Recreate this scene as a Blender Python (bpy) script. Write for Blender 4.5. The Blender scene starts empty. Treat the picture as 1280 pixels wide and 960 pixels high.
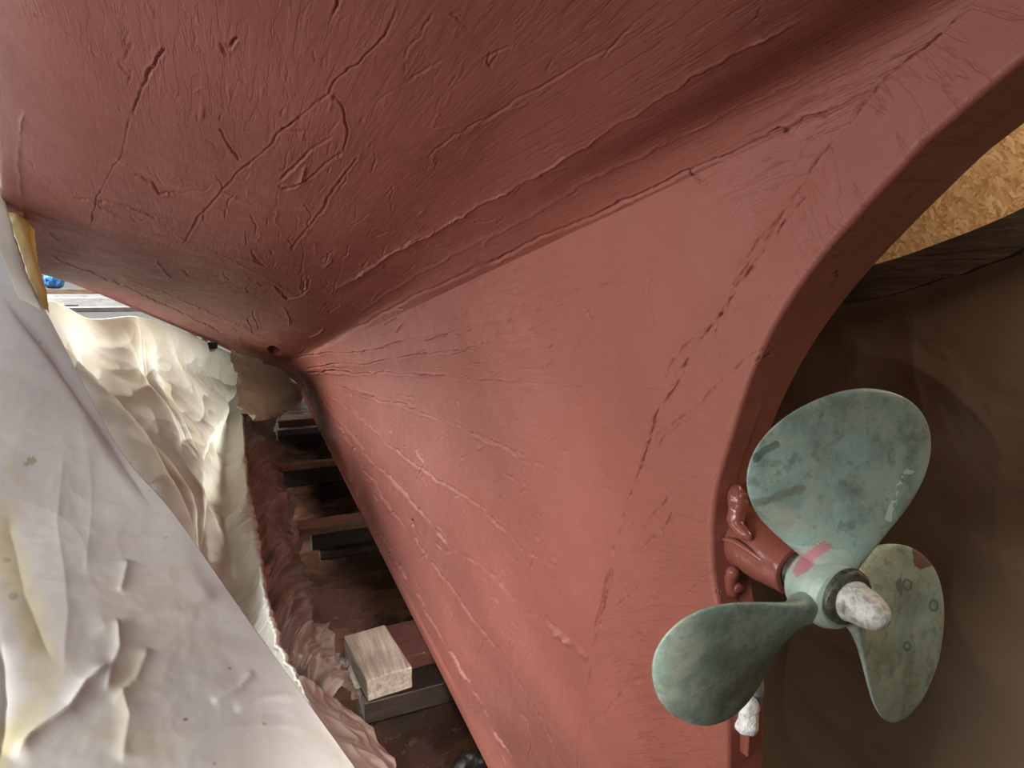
import bpy, math, random
import numpy as np
random.seed(4)
SC = bpy.context.scene
COL = SC.collection
H = 1.62                                   # camera height above the floor
# ---------------------------------------------------------------- camera
FPX = 750.0; VP = (315.0, 370.0)           # focal length in pixels, vanishing point of the keel direction (+Y)
_n = np.array([VP[0]-640, 480-VP[1], FPX]); _n /= np.linalg.norm(_n)
_sy = -_n[0]; _cy = math.sqrt(1-_sy*_sy); _sp = -_n[1]/_cy; _cp = math.sqrt(1-_sp*_sp)
FW = np.array([_sy*_cp, _cy*_cp, _sp]); RT = np.array([_cy, -_sy, 0.0]); UP = np.cross(RT, FW)
cam_d = bpy.data.cameras.new('camera'); cam = bpy.data.objects.new('camera', cam_d); COL.objects.link(cam)
cam_d.sensor_width = 36; cam_d.lens = 36*FPX/1280; cam_d.clip_start = .02; cam_d.clip_end = 100
from mathutils import Matrix, Vector
cam.matrix_world = Matrix([[RT[0], UP[0], -FW[0], 0], [RT[1], UP[1], -FW[1], 0], [RT[2], UP[2], -FW[2], H], [0, 0, 0, 1]])
SC.camera = cam
# ---------------------------------------------------------------- world, lights, exposure
SC.view_settings.view_transform = 'Standard'; SC.view_settings.look = 'None'
SC.view_settings.gamma = 1; SC.view_settings.use_curve_mapping = False
SC.view_settings.exposure = 0.0
wd = bpy.data.worlds.new('world'); SC.world = wd; wd.use_nodes = True
wd.node_tree.nodes['Background'].inputs[0].default_value = (.80, .87, 1, 1)
wd.node_tree.nodes['Background'].inputs[1].default_value = .035

def area(name, loc, target, sx, sy, power, col, spread=180):
    d = bpy.data.lights.new(name, 'AREA'); d.shape = 'RECTANGLE'; d.size = sx; d.size_y = sy; d.energy = power; d.color = col; d.spread = math.radians(spread)
    o = bpy.data.objects.new(name, d); COL.objects.link(o); o.location = (loc[0], loc[1], loc[2]+H)
    v = Vector((target[0]-loc[0], target[1]-loc[1], target[2]-loc[2]))
    o.rotation_euler = v.to_track_quat('-Z', 'Y').to_euler()
    return o
def lamp(name, loc, power, col, r=.06):
    d = bpy.data.lights.new(name, 'POINT'); d.energy = power; d.color = col; d.shadow_soft_size = r
    o = bpy.data.objects.new(name, d); COL.objects.link(o); o.location = (loc[0], loc[1], loc[2]+H); return o
area('daylight_side', (-1.45, .25, -.06), (.57, 1.15, -.85), .9, .40, 14, (1, .95, .88), 100)
area('added_sheet_fill', (-1.9, -.2, 2.7), (-1.0, 1.2, -1), 1.6, 2.0, 74, (.93, .97, 1))  # unseen fill added above to brighten the plastic sheets
area('daylight_forward', (-3.1, 5.2, .65), (-.5, 4.5, -1.2), 2.0, 1.2, 190, (.95, .98, 1), 84)
area('added_hull_fill', (-3.0, 1.9, .22), (-.1, 1.7, .25), 1.6, .35, 22, (.84, .93, 1), 120)  # unseen cool fill, added to lift the left part of the hull
area('workshop_daylight', (-3.5, 10, 2.8), (-2.6, 9.8, -.4), 3.0, 2.2, 420, (.95, .98, 1))
area('daylight_aft', (-1.6, -1.9, .3), (.5, 1.6, -1.0), 1.2, 1.0, 2, (1, .95, .88))
area('added_timber_fill', (.08, -.35, .10), (.42, 2.1, -1.45), .2, .2, 1.9, (1, .94, .86), 22)  # no real lamp: added to light the timbers and floor under the keel
lamp('added_osb_fill', (1.62, .25, .75), 60, (1, .86, .66), .3)  # unseen warm light added to brighten the OSB wall

# ---------------------------------------------------------------- helpers
def ray(px, py): return (px-640)*RT + (480-py)*UP + FPX*FW
def on_x(px, py, x): d = ray(px, py); return d*x/d[0]
def on_y(px, py, y): d = ray(px, py); return d*y/d[1]
def on_z(px, py, z): d = ray(px, py); return d*z/d[2]
def at(px, py, d): r = ray(px, py); return r*d/np.linalg.norm(r)
def proj(P):
    z = np.maximum(P@FW, 1e-4); return np.stack([640+FPX*(P@RT)/z, 480-FPX*(P@UP)/z], -1), P@FW

def _hash(i, j, k, seed):
    h = (i.astype(np.int64)*374761393 + j.astype(np.int64)*668265263 + k.astype(np.int64)*2147483647 + seed*1274126177) & 0xffffffff
    h = ((h ^ (h >> 13))*1274126177) & 0xffffffff
    h = ((h ^ (h >> 16))*2246822519) & 0xffffffff
    return ((h ^ (h >> 15)) & 0xffffff)/float(0xffffff)*2-1
def vnoise(P, s, seed=0):
    Q = P*s; I = np.floor(Q).astype(np.int64); Fr = Q-I; Fr = Fr*Fr*(3-2*Fr); r = 0
    for a in (0, 1):
        for b in (0, 1):
            for c in (0, 1):
                w = (Fr[..., 0] if a else 1-Fr[..., 0])*(Fr[..., 1] if b else 1-Fr[..., 1])*(Fr[..., 2] if c else 1-Fr[..., 2])
                r = r + w*_hash(I[..., 0]+a, I[..., 1]+b, I[..., 2]+c, seed)
    return r
def fbm(P, s, o=4, seed=0, ridged=False):
    r = 0; a = 1; t = 0
    for k in range(o):
        n = vnoise(P, s*2**k, seed+k*7)
        if ridged: n = 1-2*np.abs(n)**.8
        r = r + a*n; t += a; a *= .5
    return r/t
def smooth(e0, e1, x): t = np.clip((x-e0)/(e1-e0), 0, 1); return t*t*(3-2*t)

def spline(t, P, tq):                       # natural cubic spline, P (n, ...)
    t = np.asarray(t, float); P = np.asarray(P, float); n = len(t); h = np.diff(t)
    A = np.zeros((n, n)); A[0, 0] = A[-1, -1] = 1
    B = np.zeros((n,)+P.shape[1:])
    for i in range(1, n-1):
        A[i, i-1] = h[i-1]; A[i, i] = 2*(h[i-1]+h[i]); A[i, i+1] = h[i]
        B[i] = 6*((P[i+1]-P[i])/h[i]-(P[i]-P[i-1])/h[i-1])
    M = np.linalg.solve(A, B.reshape(n, -1)).reshape(B.shape)
    i = np.clip(np.searchsorted(t, tq, side='right')-1, 0, n-2); tq = np.asarray(tq, float)
    sh = (-1,)+(1,)*(P.ndim-1)
    x0 = (tq-t[i]).reshape(sh); x1 = (t[i+1]-tq).reshape(sh); hh = h[i].reshape(sh)
    return M[i]*x1**3/(6*hh)+M[i+1]*x0**3/(6*hh)+(P[i]/hh-M[i]*hh/6)*x1+(P[i+1]/hh-M[i+1]*hh/6)*x0
def hermite(t, P, tq):                      # monotone-ish (finite difference) cubic, less overshoot
    t = np.asarray(t, float); P = np.asarray(P, float); n = len(t); h = np.diff(t); sh = (-1,)+(1,)*(P.ndim-1)
    d = np.diff(P, axis=0)/h.reshape(sh); m = np.zeros_like(P); m[0] = d[0]; m[-1] = d[-1]
    for i in range(1, n-1): m[i] = (d[i-1]*h[i]+d[i]*h[i-1])/(h[i-1]+h[i])
    i = np.clip(np.searchsorted(t, tq, side='right')-1, 0, n-2); tq = np.asarray(tq, float)
    hh = h[i].reshape(sh); u = ((tq-t[i])/h[i]).reshape(sh)
    return (2*u**3-3*u**2+1)*P[i]+(u**3-2*u**2+u)*hh*m[i]+(-2*u**3+3*u**2)*P[i+1]+(u**3-u**2)*hh*m[i+1]

def seg_dist(Q, poly):                      # distance, signed side, arc position of 2D points to a polyline
    poly = np.asarray(poly, float); best = np.full(len(Q), 1e9); side = np.zeros(len(Q)); tt = np.zeros(len(Q)); L = 0
    tot = np.linalg.norm(np.diff(poly, axis=0), axis=1).sum()
    for a, b in zip(poly[:-1], poly[1:]):
        ab = b-a; l = np.linalg.norm(ab); t = np.clip(((Q-a)@ab)/l**2, 0, 1); d = Q-(a+t[:, None]*ab)
        dd = np.hypot(d[:, 0], d[:, 1]); m = dd < best; best[m] = dd[m]
        side[m] = np.sign(ab[0]*d[m, 1]-ab[1]*d[m, 0]); tt[m] = (L+t[m]*l)/tot; L += l
    return best, side, tt

def link(name, me, mat, parent=None):
    o = bpy.data.objects.new(name, me); COL.objects.link(o)
    if mat: me.materials.append(mat)
    if parent: o.parent = parent; o.matrix_parent_inverse = Matrix.Identity(4); o.location = -Vector(parent.location) if parent.parent is None else (0, 0, 0)
    return o
def mesh_np(name, V, Fq, mat=None, parent=None, uv=None, stain=None, smooth_=True):
    me = bpy.data.meshes.new(name); V = np.asarray(V, float)+np.array([0, 0, H]); Fq = np.asarray(Fq, np.int32)
    me.vertices.add(len(V)); me.vertices.foreach_set('co', V.astype(np.float32).ravel())
    k = Fq.shape[1]; me.loops.add(Fq.size); me.loops.foreach_set('vertex_index', Fq.ravel())
    me.polygons.add(len(Fq)); me.polygons.foreach_set('loop_start', np.arange(0, Fq.size, k, dtype=np.int32))
    me.polygons.foreach_set('use_smooth', np.full(len(Fq), smooth_))
    if uv is not None:
        l = me.uv_layers.new(name='UVMap'); l.data.foreach_set('uv', np.asarray(uv, np.float32)[Fq.ravel()].ravel())
    if stain is not None:
        c = me.color_attributes.new('stain', 'FLOAT_COLOR', 'POINT'); c.data.foreach_set('color', np.asarray(stain, np.float32).ravel())
    me.update(calc_edges=True); me.validate()
    return link(name, me, mat, parent)
def grid_faces(n, m, flip=False):
    i, j = np.meshgrid(np.arange(n-1), np.arange(m-1), indexing='ij'); a = (i*m+j).ravel()
    f = np.stack([a, a+1, a+m+1, a+m], -1)
    return f[:, ::-1] if flip else f
def grid_normals(G):
    du = np.gradient(G, axis=0); dv = np.gradient(G, axis=1); n = np.cross(du, dv)
    return n/np.maximum(np.linalg.norm(n, axis=-1, keepdims=True), 1e-12)

def tag(o, label=None, cat=None, group=None, kind=None):
    if label: o['label'] = label
    if cat: o['category'] = cat
    if group: o['group'] = group
    if kind: o['kind'] = kind
    return o
def empty(name, loc):
    o = bpy.data.objects.new(name, None); COL.objects.link(o); o.location = (loc[0], loc[1], loc[2]+H); o.empty_display_size = .1; return o

# ---------------------------------------------------------------- materials
class NT:
    def __init__(s, name):
        s.m = bpy.data.materials.new(name); s.m.use_nodes = True; s.t = s.m.node_tree; s.t.nodes.clear()
        s.out = s.n('ShaderNodeOutputMaterial'); s.p = s.n('ShaderNodeBsdfPrincipled'); s.l(s.p.outputs[0], s.out.inputs[0])
    def n(s, t, **k):
        x = s.t.nodes.new(t)
        for a, v in k.items(): setattr(x, a, v)
        return x
    def l(s, a, b): s.t.links.new(a, b)
    def coord(s, which='Object', scale=(1, 1, 1), rot=(0, 0, 0)):
        c = s.n('ShaderNodeTexCoord'); m = s.n('ShaderNodeMapping'); m.inputs['Scale'].default_value = scale; m.inputs['Rotation'].default_value = rot
        s.l(c.outputs[which], m.inputs[0]); return m.outputs[0]
    def noise(s, v, scale, detail=4, rough=.55, dist=0):
        x = s.n('ShaderNodeTexNoise'); x.inputs['Scale'].default_value = scale; x.inputs['Detail'].default_value = detail
        x.inputs['Roughness'].default_value = rough; x.inputs['Distortion'].default_value = dist; s.l(v, x.inputs['Vector']); return x.outputs['Fac']
    def vor(s, v, scale, feat='F1', out='Distance'):
        x = s.n('ShaderNodeTexVoronoi', feature=feat); x.inputs['Scale'].default_value = scale; s.l(v, x.inputs['Vector']); return x.outputs[out]
    def ramp(s, f, stops, interp='LINEAR'):
        x = s.n('ShaderNodeValToRGB'); e = x.color_ramp; e.interpolation = interp
        while len(e.elements) < len(stops): e.elements.new(.5)
        for el, (p, c) in zip(e.elements, stops): el.position = p; el.color = tuple(c)+(1,) if len(c) == 3 else c
        s.l(f, x.inputs[0]); return x.outputs[0]
    def mix(s, f, a, b, mode='MIX'):
        x = s.n('ShaderNodeMix', data_type='RGBA', blend_type=mode)
        for inp, v in ((x.inputs[0], f), (x.inputs[6], a), (x.inputs[7], b)):
            if isinstance(v, (int, float)): inp.default_value = v
            elif isinstance(v, tuple): inp.default_value = v+(1,) if len(v) == 3 else v
            else: s.l(v, inp)
        return x.outputs[2]
    def math(s, op, a, b=0.0):
        x = s.n('ShaderNodeMath', operation=op)
        for inp, v in ((x.inputs[0], a), (x.inputs[1], b)):
            if isinstance(v, (int, float)): inp.default_value = v
            else: s.l(v, inp)
        return x.outputs[0]
    def bump(s, layers):                    # [(height, distance)], chained
        prev = None
        for h, d in layers:
            b = s.n('ShaderNodeBump'); b.inputs['Strength'].default_value = 1; b.inputs['Distance'].default_value = d
            s.l(h, b.inputs['Height'])
            if prev: s.l(prev, b.inputs['Normal'])
            prev = b.outputs[0]
        s.l(prev, s.p.inputs['Normal'])
    def stained(s, col):
        a = s.n('ShaderNodeVertexColor', layer_name='stain'); return s.mix(a.outputs['Alpha'], col, a.outputs['Color'])
    def set(s, col=None, rough=None, **k):
        for key, v in (('Base Color', col), ('Roughness', rough)):
            if v is None: continue
            if isinstance(v, (int, float)): s.p.inputs[key].default_value = v
            elif isinstance(v, tuple): s.p.inputs[key].default_value = v+(1,)
            else: s.l(v, s.p.inputs[key])
        for key, v in k.items(): s.p.inputs[key.replace('_', ' ')].default_value = v

def mat_hull(name, rough=(.46, .66), stain=True, tint=1.0):
    s = NT(name); uv = s.coord('UV'); ob = s.coord('Object')
    grain = s.coord('UV', (1, 5, 1)); grain2 = s.coord('UV', (1, 2, 1))
    n1 = s.noise(ob, 2.2, 5); n2 = s.noise(grain, 9, 6, .62); n3 = s.noise(ob, 60, 4)
    c = s.ramp(n1, [(.3, (.230*tint, .069*tint, .048*tint)), (.7, (.295*tint, .092*tint, .067*tint))])
    c = s.mix(s.math('MULTIPLY', n2, .35), c, (.215*tint, .072*tint, .057*tint))
    if stain: c = s.stained(c)
    flake = s.ramp(s.noise(grain2, 7, 6, .6, .4), [(.52, (0, 0, 0)), (.545, (1, 1, 1))])
    flake2 = s.ramp(s.noise(grain2, 12, 5, .6, .8), [(.56, (0, 0, 0)), (.60, (1, 1, 1))])
    mask = s.ramp(s.noise(ob, 1.7, 3), [(.42, (0, 0, 0)), (.62, (1, 1, 1))])
    fl = s.math('MULTIPLY', s.math('ADD', flake, flake2), s.math('ADD', s.math('MULTIPLY', mask, .8), .12))
    s.bump([(s.noise(ob, 6, 3), .006), (fl, .0005), (n2, .0005), (s.noise(ob, 34, 5, .6), .0008), (n3, .0003)])
    r = s.ramp(s.noise(ob, 14, 4), [(.3, (rough[0],)*3), (.7, (rough[1],)*3)])
    s.set(c, r, Specular_IOR_Level=.36)
    return s.m
M_HULL = mat_hull('red_oxide_hull_paint')
M_TUBE = mat_hull('glossy_red_paint', (.16, .34), False, .82)

def mat_bronze():
    s = NT('verdigris_bronze'); ob = s.coord('Object')
    n1 = s.noise(ob, 13, 6, .6, .6); n2 = s.noise(ob, 34, 5, .65); n3 = s.noise(ob, 5, 3)
    c = s.ramp(n1, [(.28, (.13, .165, .135)), (.46, (.20, .28, .245)), (.6, (.27, .39, .355)), (.8, (.30, .35, .29))])
    c = s.mix(s.math('MULTIPLY', s.ramp(n3, [(.42, (0, 0, 0)), (.62, (1, 1, 1))]), .45), c, (.15, .165, .125))
    c = s.mix(s.math('MULTIPLY', s.ramp(s.noise(ob, 26, 6, .7), [(.46, (0, 0, 0)), (.56, (1, 1, 1))]), .5), c, (.33, .37, .30))
    c = s.mix(s.math('MULTIPLY', s.ramp(s.noise(ob, 48, 5, .7), [(.54, (0, 0, 0)), (.62, (1, 1, 1))]), .45), c, (.10, .115, .085))
    pits = s.ramp(s.vor(ob, 62), [(.03, (1, 1, 1)), (.07, (0, 0, 0))])
    rare = s.ramp(s.noise(ob, 30, 1), [(.57, (0, 0, 0)), (.6, (1, 1, 1))])
    c = s.mix(s.math('MULTIPLY', s.math('MULTIPLY', pits, rare), .8), c, (.05, .045, .035))
    c = s.stained(c)
    s.bump([(n2, .0012), (s.noise(ob, 130, 4), .0005)])
    s.set(c, s.ramp(n2, [(.3, (.48,)*3), (.7, (.68,)*3)]), Metallic=.2, Specular_IOR_Level=.4); return s.m
M_BRONZE = mat_bronze()

def mat_simple(name, stops, scale=20, rough=.6, metal=0.0, bumpd=.001, stretch=(1, 1, 1), spec=.4):
    s = NT(name); ob = s.coord('Object', stretch); n = s.noise(ob, scale, 6, .62, .3)
    s.bump([(n, bumpd), (s.noise(ob, scale*5, 3), bumpd*.3)])
    s.set(s.ramp(n, stops), rough, Metallic=metal, Specular_IOR_Level=spec); return s.m
M_ZINC = mat_simple('corroded_zinc', [(.3, (.17, .15, .14)), (.5, (.52, .50, .48)), (.62, (.30, .33, .30)), (.75, (.72, .70, .69))], 60, .7, .2, .0022)
M_WHITE_CRUST = mat_simple('white_crust', [(.3, (.5, .49, .48)), (.6, (.86, .85, .84))], 90, .8, 0, .004)
M_DARK_RING = mat_simple('dark_greasy_bronze', [(.35, (.035, .035, .028)), (.6, (.11, .12, .095)), (.75, (.28, .30, .25))], 70, .45, .5, .0015)
M_STEEL = mat_simple('grey_steel', [(.3, (.22, .23, .25)), (.7, (.50, .51, .54))], 30, .35, .7)
M_BLACK = mat_simple('black_rubber', [(.3, (.012, .011, .010)), (.7, (.03, .027, .025))], 20, .45)

def mat_wood(name, a, b, rough=.65, axis=0, scale=6, wet=None):
    st = [1, 1, 1]; st = [9, 9, 9]; st[axis] = .7
    s = NT(name); ob = s.coord('Object', tuple(st)); n = s.noise(ob, scale, 7, .65, .6); n2 = s.noise(s.coord('Object'), 5, 4)
    c = s.ramp(n, [(.3, a), (.68, b)])
    c = s.mix(s.math('MULTIPLY', s.ramp(n2, [(.45, (0, 0, 0)), (.7, (1, 1, 1))]), .55), c, tuple(x*.45 for x in a))
    s.bump([(n, .004)]); s.set(c, rough); return s.m
M_WOOD_PALE = mat_wood('weathered_pale_timber', (.17, .135, .105), (.42, .36, .29), .8, 1)
M_WOOD_TAN = mat_wood('tan_timber', (.15, .085, .05), (.36, .25, .17), .6, 0)
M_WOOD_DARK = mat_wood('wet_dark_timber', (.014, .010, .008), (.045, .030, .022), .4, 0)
M_WOOD_RED = mat_wood('red_stained_timber', (.045, .016, .014), (.12, .045, .038), .28, 0)
M_WOOD_BATTEN = mat_wood('dark_brown_batten', (.07, .055, .038), (.17, .135, .095), .7, 1)
M_WOOD_WHITE = mat_wood('white_painted_timber', (.62, .60, .57), (.85, .84, .82), .5, 0)

def mat_floor():
    s = NT('wet_brown_floor'); ob = s.coord('Object'); n = s.noise(ob, 3.0, 6, .6, .8); n2 = s.noise(ob, 22, 5)
    c = s.ramp(n, [(.3, (.012, .007, .005)), (.5, (.030, .014, .009)), (.62, (.058, .026, .012)), (.75, (.06, .052, .048))])
    c = s.mix(s.math('MULTIPLY', s.ramp(n2, [(.58, (0, 0, 0)), (.66, (1, 1, 1))]), .2), c, (.12, .09, .07))
    sp = s.ramp(s.vor(ob, 55), [(.06, (1, 1, 1)), (.10, (0, 0, 0))]); rare = s.ramp(s.noise(ob, 16, 1), [(.56, (0, 0, 0)), (.6, (1, 1, 1))])
    c = s.mix(s.math('MULTIPLY', sp, rare), c, (.45, .36, .26))
    s.bump([(s.noise(ob, 5, 3), .01), (n2, .002)]); s.set(c, s.ramp(n, [(.35, (.14,)*3), (.65, (.36,)*3)]), Specular_IOR_Level=.5); return s.m
M_FLOOR = mat_floor()

def mat_osb():
    s = NT('osb_board'); cols = [(.0, (.42, .25, .10)), (.3, (.56, .36, .16)), (.6, (.66, .45, .22)), (1, (.80, .60, .34))]
    res = None
    for k, (rot, sc) in enumerate([(.35, (1, 22, 70)), (1.2, (1, 20, 64)), (-.6, (1, 22, 68)), (2.2, (1, 20, 60))]):
        c = s.coord('Object', (1, 1, 1), (rot, 0, 0)); m = s.n('ShaderNodeMapping'); m.inputs['Scale'].default_value = sc; s.l(c, m.inputs[0])
        w = s.n('ShaderNodeTexVoronoi', feature='F1'); w.inputs['Scale'].default_value = 1.6; s.l(m.outputs[0], w.inputs['Vector'])
        sep = s.n('ShaderNodeSeparateColor'); s.l(w.outputs['Color'], sep.inputs[0])
        cc = s.ramp(sep.outputs[0], cols)
        res = cc if res is None else s.mix(s.ramp(sep.outputs[1], [(.55, (0, 0, 0)), (.6, (1, 1, 1))]), res, cc)
    s.set(res, .6); s.bump([(s.noise(s.coord('Object'), 60, 4), .002)]); return s.m
M_OSB = mat_osb()

def mat_plastic(name, base, dark, stainc, rough=.28, trans=.35, stain_amt=.6, stain_attr=False, spots=True):
    s = NT(name); ob = s.coord('Object'); n = s.noise(ob, 2.6, 5, .6, .5); n2 = s.noise(ob, 11, 5)
    c = s.mix(n2, base, dark)
    c = s.mix(s.math('MULTIPLY', s.ramp(n, [(.5, (0, 0, 0)), (.68, (1, 1, 1))]), stain_amt), c, stainc)
    if spots:
        sp = s.ramp(s.vor(ob, 17), [(.045, (1, 1, 1)), (.085, (0, 0, 0))]); rare = s.ramp(s.noise(ob, 9, 2), [(.54, (0, 0, 0)), (.58, (1, 1, 1))])
        c = s.mix(s.math('MULTIPLY', s.math('MULTIPLY', sp, rare), .7), c, (.22, .17, .11))
    if stain_attr: c = s.stained(c)
    s.set(c, rough, Specular_IOR_Level=.5)
    cr = s.ramp(s.noise(ob, 12, 3, .5, .3), [(.30, (0,)*3), (.5, (1,)*3), (.7, (0,)*3)])
    s.bump([(s.noise(ob, 5, 3, .5, .4), .010), (cr, .0004), (s.noise(ob, 45, 3), .0003)])
    t = s.n('ShaderNodeBsdfTranslucent'); s.l(c, t.inputs[0]); mx = s.n('ShaderNodeMixShader'); mx.inputs[0].default_value = trans
    s.l(s.p.outputs[0], mx.inputs[1]); s.l(t.outputs[0], mx.inputs[2]); s.l(mx.outputs[0], s.out.inputs[0]); return s.m
M_SHEET = mat_plastic('milky_white_plastic', (.74, .73, .72), (.66, .65, .63), (.60, .55, .40), .17, .30, .5, True)
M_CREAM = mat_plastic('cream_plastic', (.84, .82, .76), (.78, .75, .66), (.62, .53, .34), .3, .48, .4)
M_SHADESHEET = mat_plastic('shade_brown_plastic', (.50, .445, .40), (.42, .37, .33), (.24, .17, .13), .4, .2, .6)  # shade on the sheet's side away from the daylight, put into the base colour
M_YELLOW = mat_plastic('aged_yellow_plastic', (.80, .64, .34), (.74, .57, .27), (.85, .74, .45), .4, .5, .4, spots=False)
M_TARP = mat_plastic('brown_dust_sheet', (.33, .25, .17), (.28, .205, .14), (.21, .15, .10), .5, .1, .6)
M_WALL = mat_simple('pale_wall_paint', [(.3, (.62, .62, .60)), (.7, (.70, .70, .68))], 4, .8, 0, .002)
M_CEIL = mat_simple('grey_ceiling', [(.3, (.30, .30, .29)), (.7, (.36, .36, .35))], 4, .8, 0, .002)
M_BLUE = mat_simple('blue_cloth', [(.3, (.03, .10, .32)), (.55, (.08, .30, .70)), (.75, (.30, .65, .95))], 14, .6, 0, .006)

def box(name, c, size, mat, parent=None, rz=0.0, bev=.006, tilt=0.0, warp=.0015, seed=0):
    """bevelled timber with slightly uneven faces; c = centre of its top face"""
    import bmesh
    bm = bmesh.new(); bmesh.ops.create_cube(bm, size=1)
    for v in bm.verts: v.co = Vector((v.co.x*size[0], v.co.y*size[1], v.co.z*size[2]-size[2]/2))
    bmesh.ops.bevel(bm, geom=list(bm.edges), offset=min(bev, min(size)*.3), segments=3, affect='EDGES', profile=.6)
    bmesh.ops.subdivide_edges(bm, edges=[e for e in bm.edges if e.calc_length() > .05], cuts=5, use_grid_fill=True)
    P = np.array([v.co[:] for v in bm.verts]); N = fbm(P+seed*3.1, 18, 2, seed)
    for v, q in zip(bm.verts, N): v.co += v.co.normalized()*float(q)*warp
    R = Matrix.Rotation(rz, 4, 'Z') @ Matrix.Rotation(tilt, 4, 'Y'); bm.transform(R)
    me = bpy.data.meshes.new(name); bm.to_mesh(me); bm.free()
    for p in me.polygons: p.use_smooth = False
    o = link(name, me, mat, parent)
    o.location = (c[0], c[1], c[2]+H) if parent is None else Vector((c[0], c[1], c[2]+H))-Vector(parent.location)
    return o
def revolve(name, prof, origin, axis, mat, parent=None, n=64, noise_=0.0, seed=0, stain=False, cap=True):
    """prof: (distance along axis, radius)"""
    a = np.array(axis, float); a /= np.linalg.norm(a); e1 = np.cross(a, [0, 0, 1.]); e1 /= np.linalg.norm(e1); e2 = np.cross(a, e1)
    prof = np.array(prof, float); th = np.linspace(0, 2*np.pi, n, endpoint=False)
    G = np.array(origin)+prof[:, 0][:, None, None]*a+prof[:, 1][:, None, None]*(np.cos(th)[None, :, None]*e1+np.sin(th)[None, :, None]*e2)
    if noise_:
        q = fbm(G, 40, 4, seed); rad = (np.cos(th)[None, :, None]*e1+np.sin(th)[None, :, None]*e2); G = G+rad*q[..., None]*noise_*np.minimum(1, prof[:, 1]/.01)[:, None, None]
    V = G.reshape(-1, 3); m = n; F = []
    for i in range(len(prof)-1):
        for j in range(n): F.append((i*m+j, i*m+(j+1) % n, (i+1)*m+(j+1) % n, (i+1)*m+j))
    V = np.r_[V, [G[0].mean(0)], [G[-1].mean(0)]]; k0 = len(V)-2
    me = bpy.data.meshes.new(name)
    if cap:
        F += [(k0, (j+1) % n, j) for j in range(n)]; b = (len(prof)-1)*m; F += [(k0+1, b+j, b+(j+1) % n) for j in range(n)]
    me.from_pydata((V+np.array([0, 0, H])).tolist(), [], F)
    for p in me.polygons: p.use_smooth = True
    if stain:
        c = me.color_attributes.new('stain', 'FLOAT_COLOR', 'POINT'); c.data.foreach_set('color', np.zeros(4*len(V), np.float32))
    o = link(name, me, mat, parent); return o
def dense_prof(pts, n=60):
    pts = np.array(pts, float); t = np.r_[0, np.cumsum(np.linalg.norm(np.diff(pts, axis=0), axis=1))]; q = np.linspace(0, t[-1], n)
    return np.c_[np.interp(q, t, pts[:, 0]), np.interp(q, t, pts[:, 1])]

# ================================================================ the setting
FL = -1.62
XR = 2.3
def slab(name, lo, hi, mat):
    lo = np.array(lo); hi = np.array(hi); v = [[(lo, hi)[a][0], (lo, hi)[b][1], (lo, hi)[c][2]] for a in (0, 1) for b in (0, 1) for c in (0, 1)]
    o = mesh_np(name, v, [(0, 1, 3, 2), (4, 6, 7, 5), (0, 4, 5, 1), (2, 3, 7, 6), (0, 2, 6, 4), (1, 5, 7, 3)], mat, smooth_=False); o['kind'] = 'structure'; return o
slab('floor', (-6.5, -4.5, FL-.1), (XR+.1, 15, FL), M_FLOOR)
slab('ceiling', (-6.5, -4.5, 3.2), (XR+.1, 15, 3.3), M_CEIL)
slab('wall_right', (XR, -4.5, FL), (XR+.1, 15, 3.2), M_OSB)
slab('wall_left', (-6.6, -4.5, FL), (-6.5, 15, 3.2), M_WALL)
slab('wall_back', (-6.5, -4.6, FL), (XR, -4.5, 3.2), M_WALL)
slab('wall_front', (-6.5, 15, FL), (XR, 15.1, 3.2), M_WALL)

# ================================================================ the boat
T = .04; XK = .61; XP = .57               # centreplane, half thickness of the deadwood, its port face
def yz(y, z): return np.array([XP, y, z])
# ends of the plank rows along the sternpost rabbet (R), the matching points on the post's edge (E), the far ends (M) and points between
ROWS = []
def row(M, mids, R, E): ROWS.append((M, mids, R, E))
def pf(px, py): return on_x(px, py, XP)
row(on_y(377.5, 486, 9.5), [], yz(1.20, -1.34), yz(.56, -1.34))
row(on_y(375, 484, 9.5), [], yz(1.08, -1.18), yz(.565, -.95))
row(on_y(373.5, 482, 9.4), [], pf(720, 960), pf(905, 960))
row(on_y(372, 480, 9.3), [], pf(740, 820), pf(900, 800))
row(on_y(370, 477.5, 9.2), [], pf(775, 680), pf(885, 700))
row(on_y(367, 475, 9.1), [], pf(800, 585), pf(888, 620))
row(on_y(364, 473.2, 9.0), [], pf(830, 490), pf(905, 555))
row(on_y(360, 471, 8.9), [], pf(868, 435), pf(925, 490))
row(on_y(355, 469, 8.8), [], pf(905, 383), pf(948, 432))
row(on_y(350, 467, 8.7), [], pf(985, 262), pf(1010, 330))
row(on_y(345, 465, 8.6), [], pf(1100, 110), pf(1150, 170))          # 10: the hard crease
row(on_y(336, 461, 8.4), [(.42, 4, -.30), (.47, 2, .00), (.48, 1.1, .13)], yz(.357, .237), yz(.306, .193))
row(on_y(325, 456, 8.1), [(.25, 4, -.25), (.34, 2, .035), (.37, 1.1, .165), (.47, .45, .24)], yz(.17, .315), yz(.10, .275))
row(on_y(305, 447, 7.6), [(.02, 4, -.17), (.17, 2, .065), (.21, 1.1, .19), (.30, .45, .29), (.42, 0, .37)], yz(-.15, .43), yz(-.2, .385))
row(on_y(265, 428, 7.0), [(-.30, 4, -.07), (-.04, 2, .10), (.04, 1.1, .225), (.12, .45, .34), (.24, 0, .44), (.42, -.4, .53)], yz(-.6, .6), yz(-.65, .55))
row(on_y(200, 400, 6.2), [(-.60, 4, .0), (-.24, 2, .145), (-.12, 1.1, .275), (-.04, .45, .41), (.08, 0, .52), (.30, -.6, .68)], yz(-1.0, .78), yz(-1.05, .73))
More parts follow.
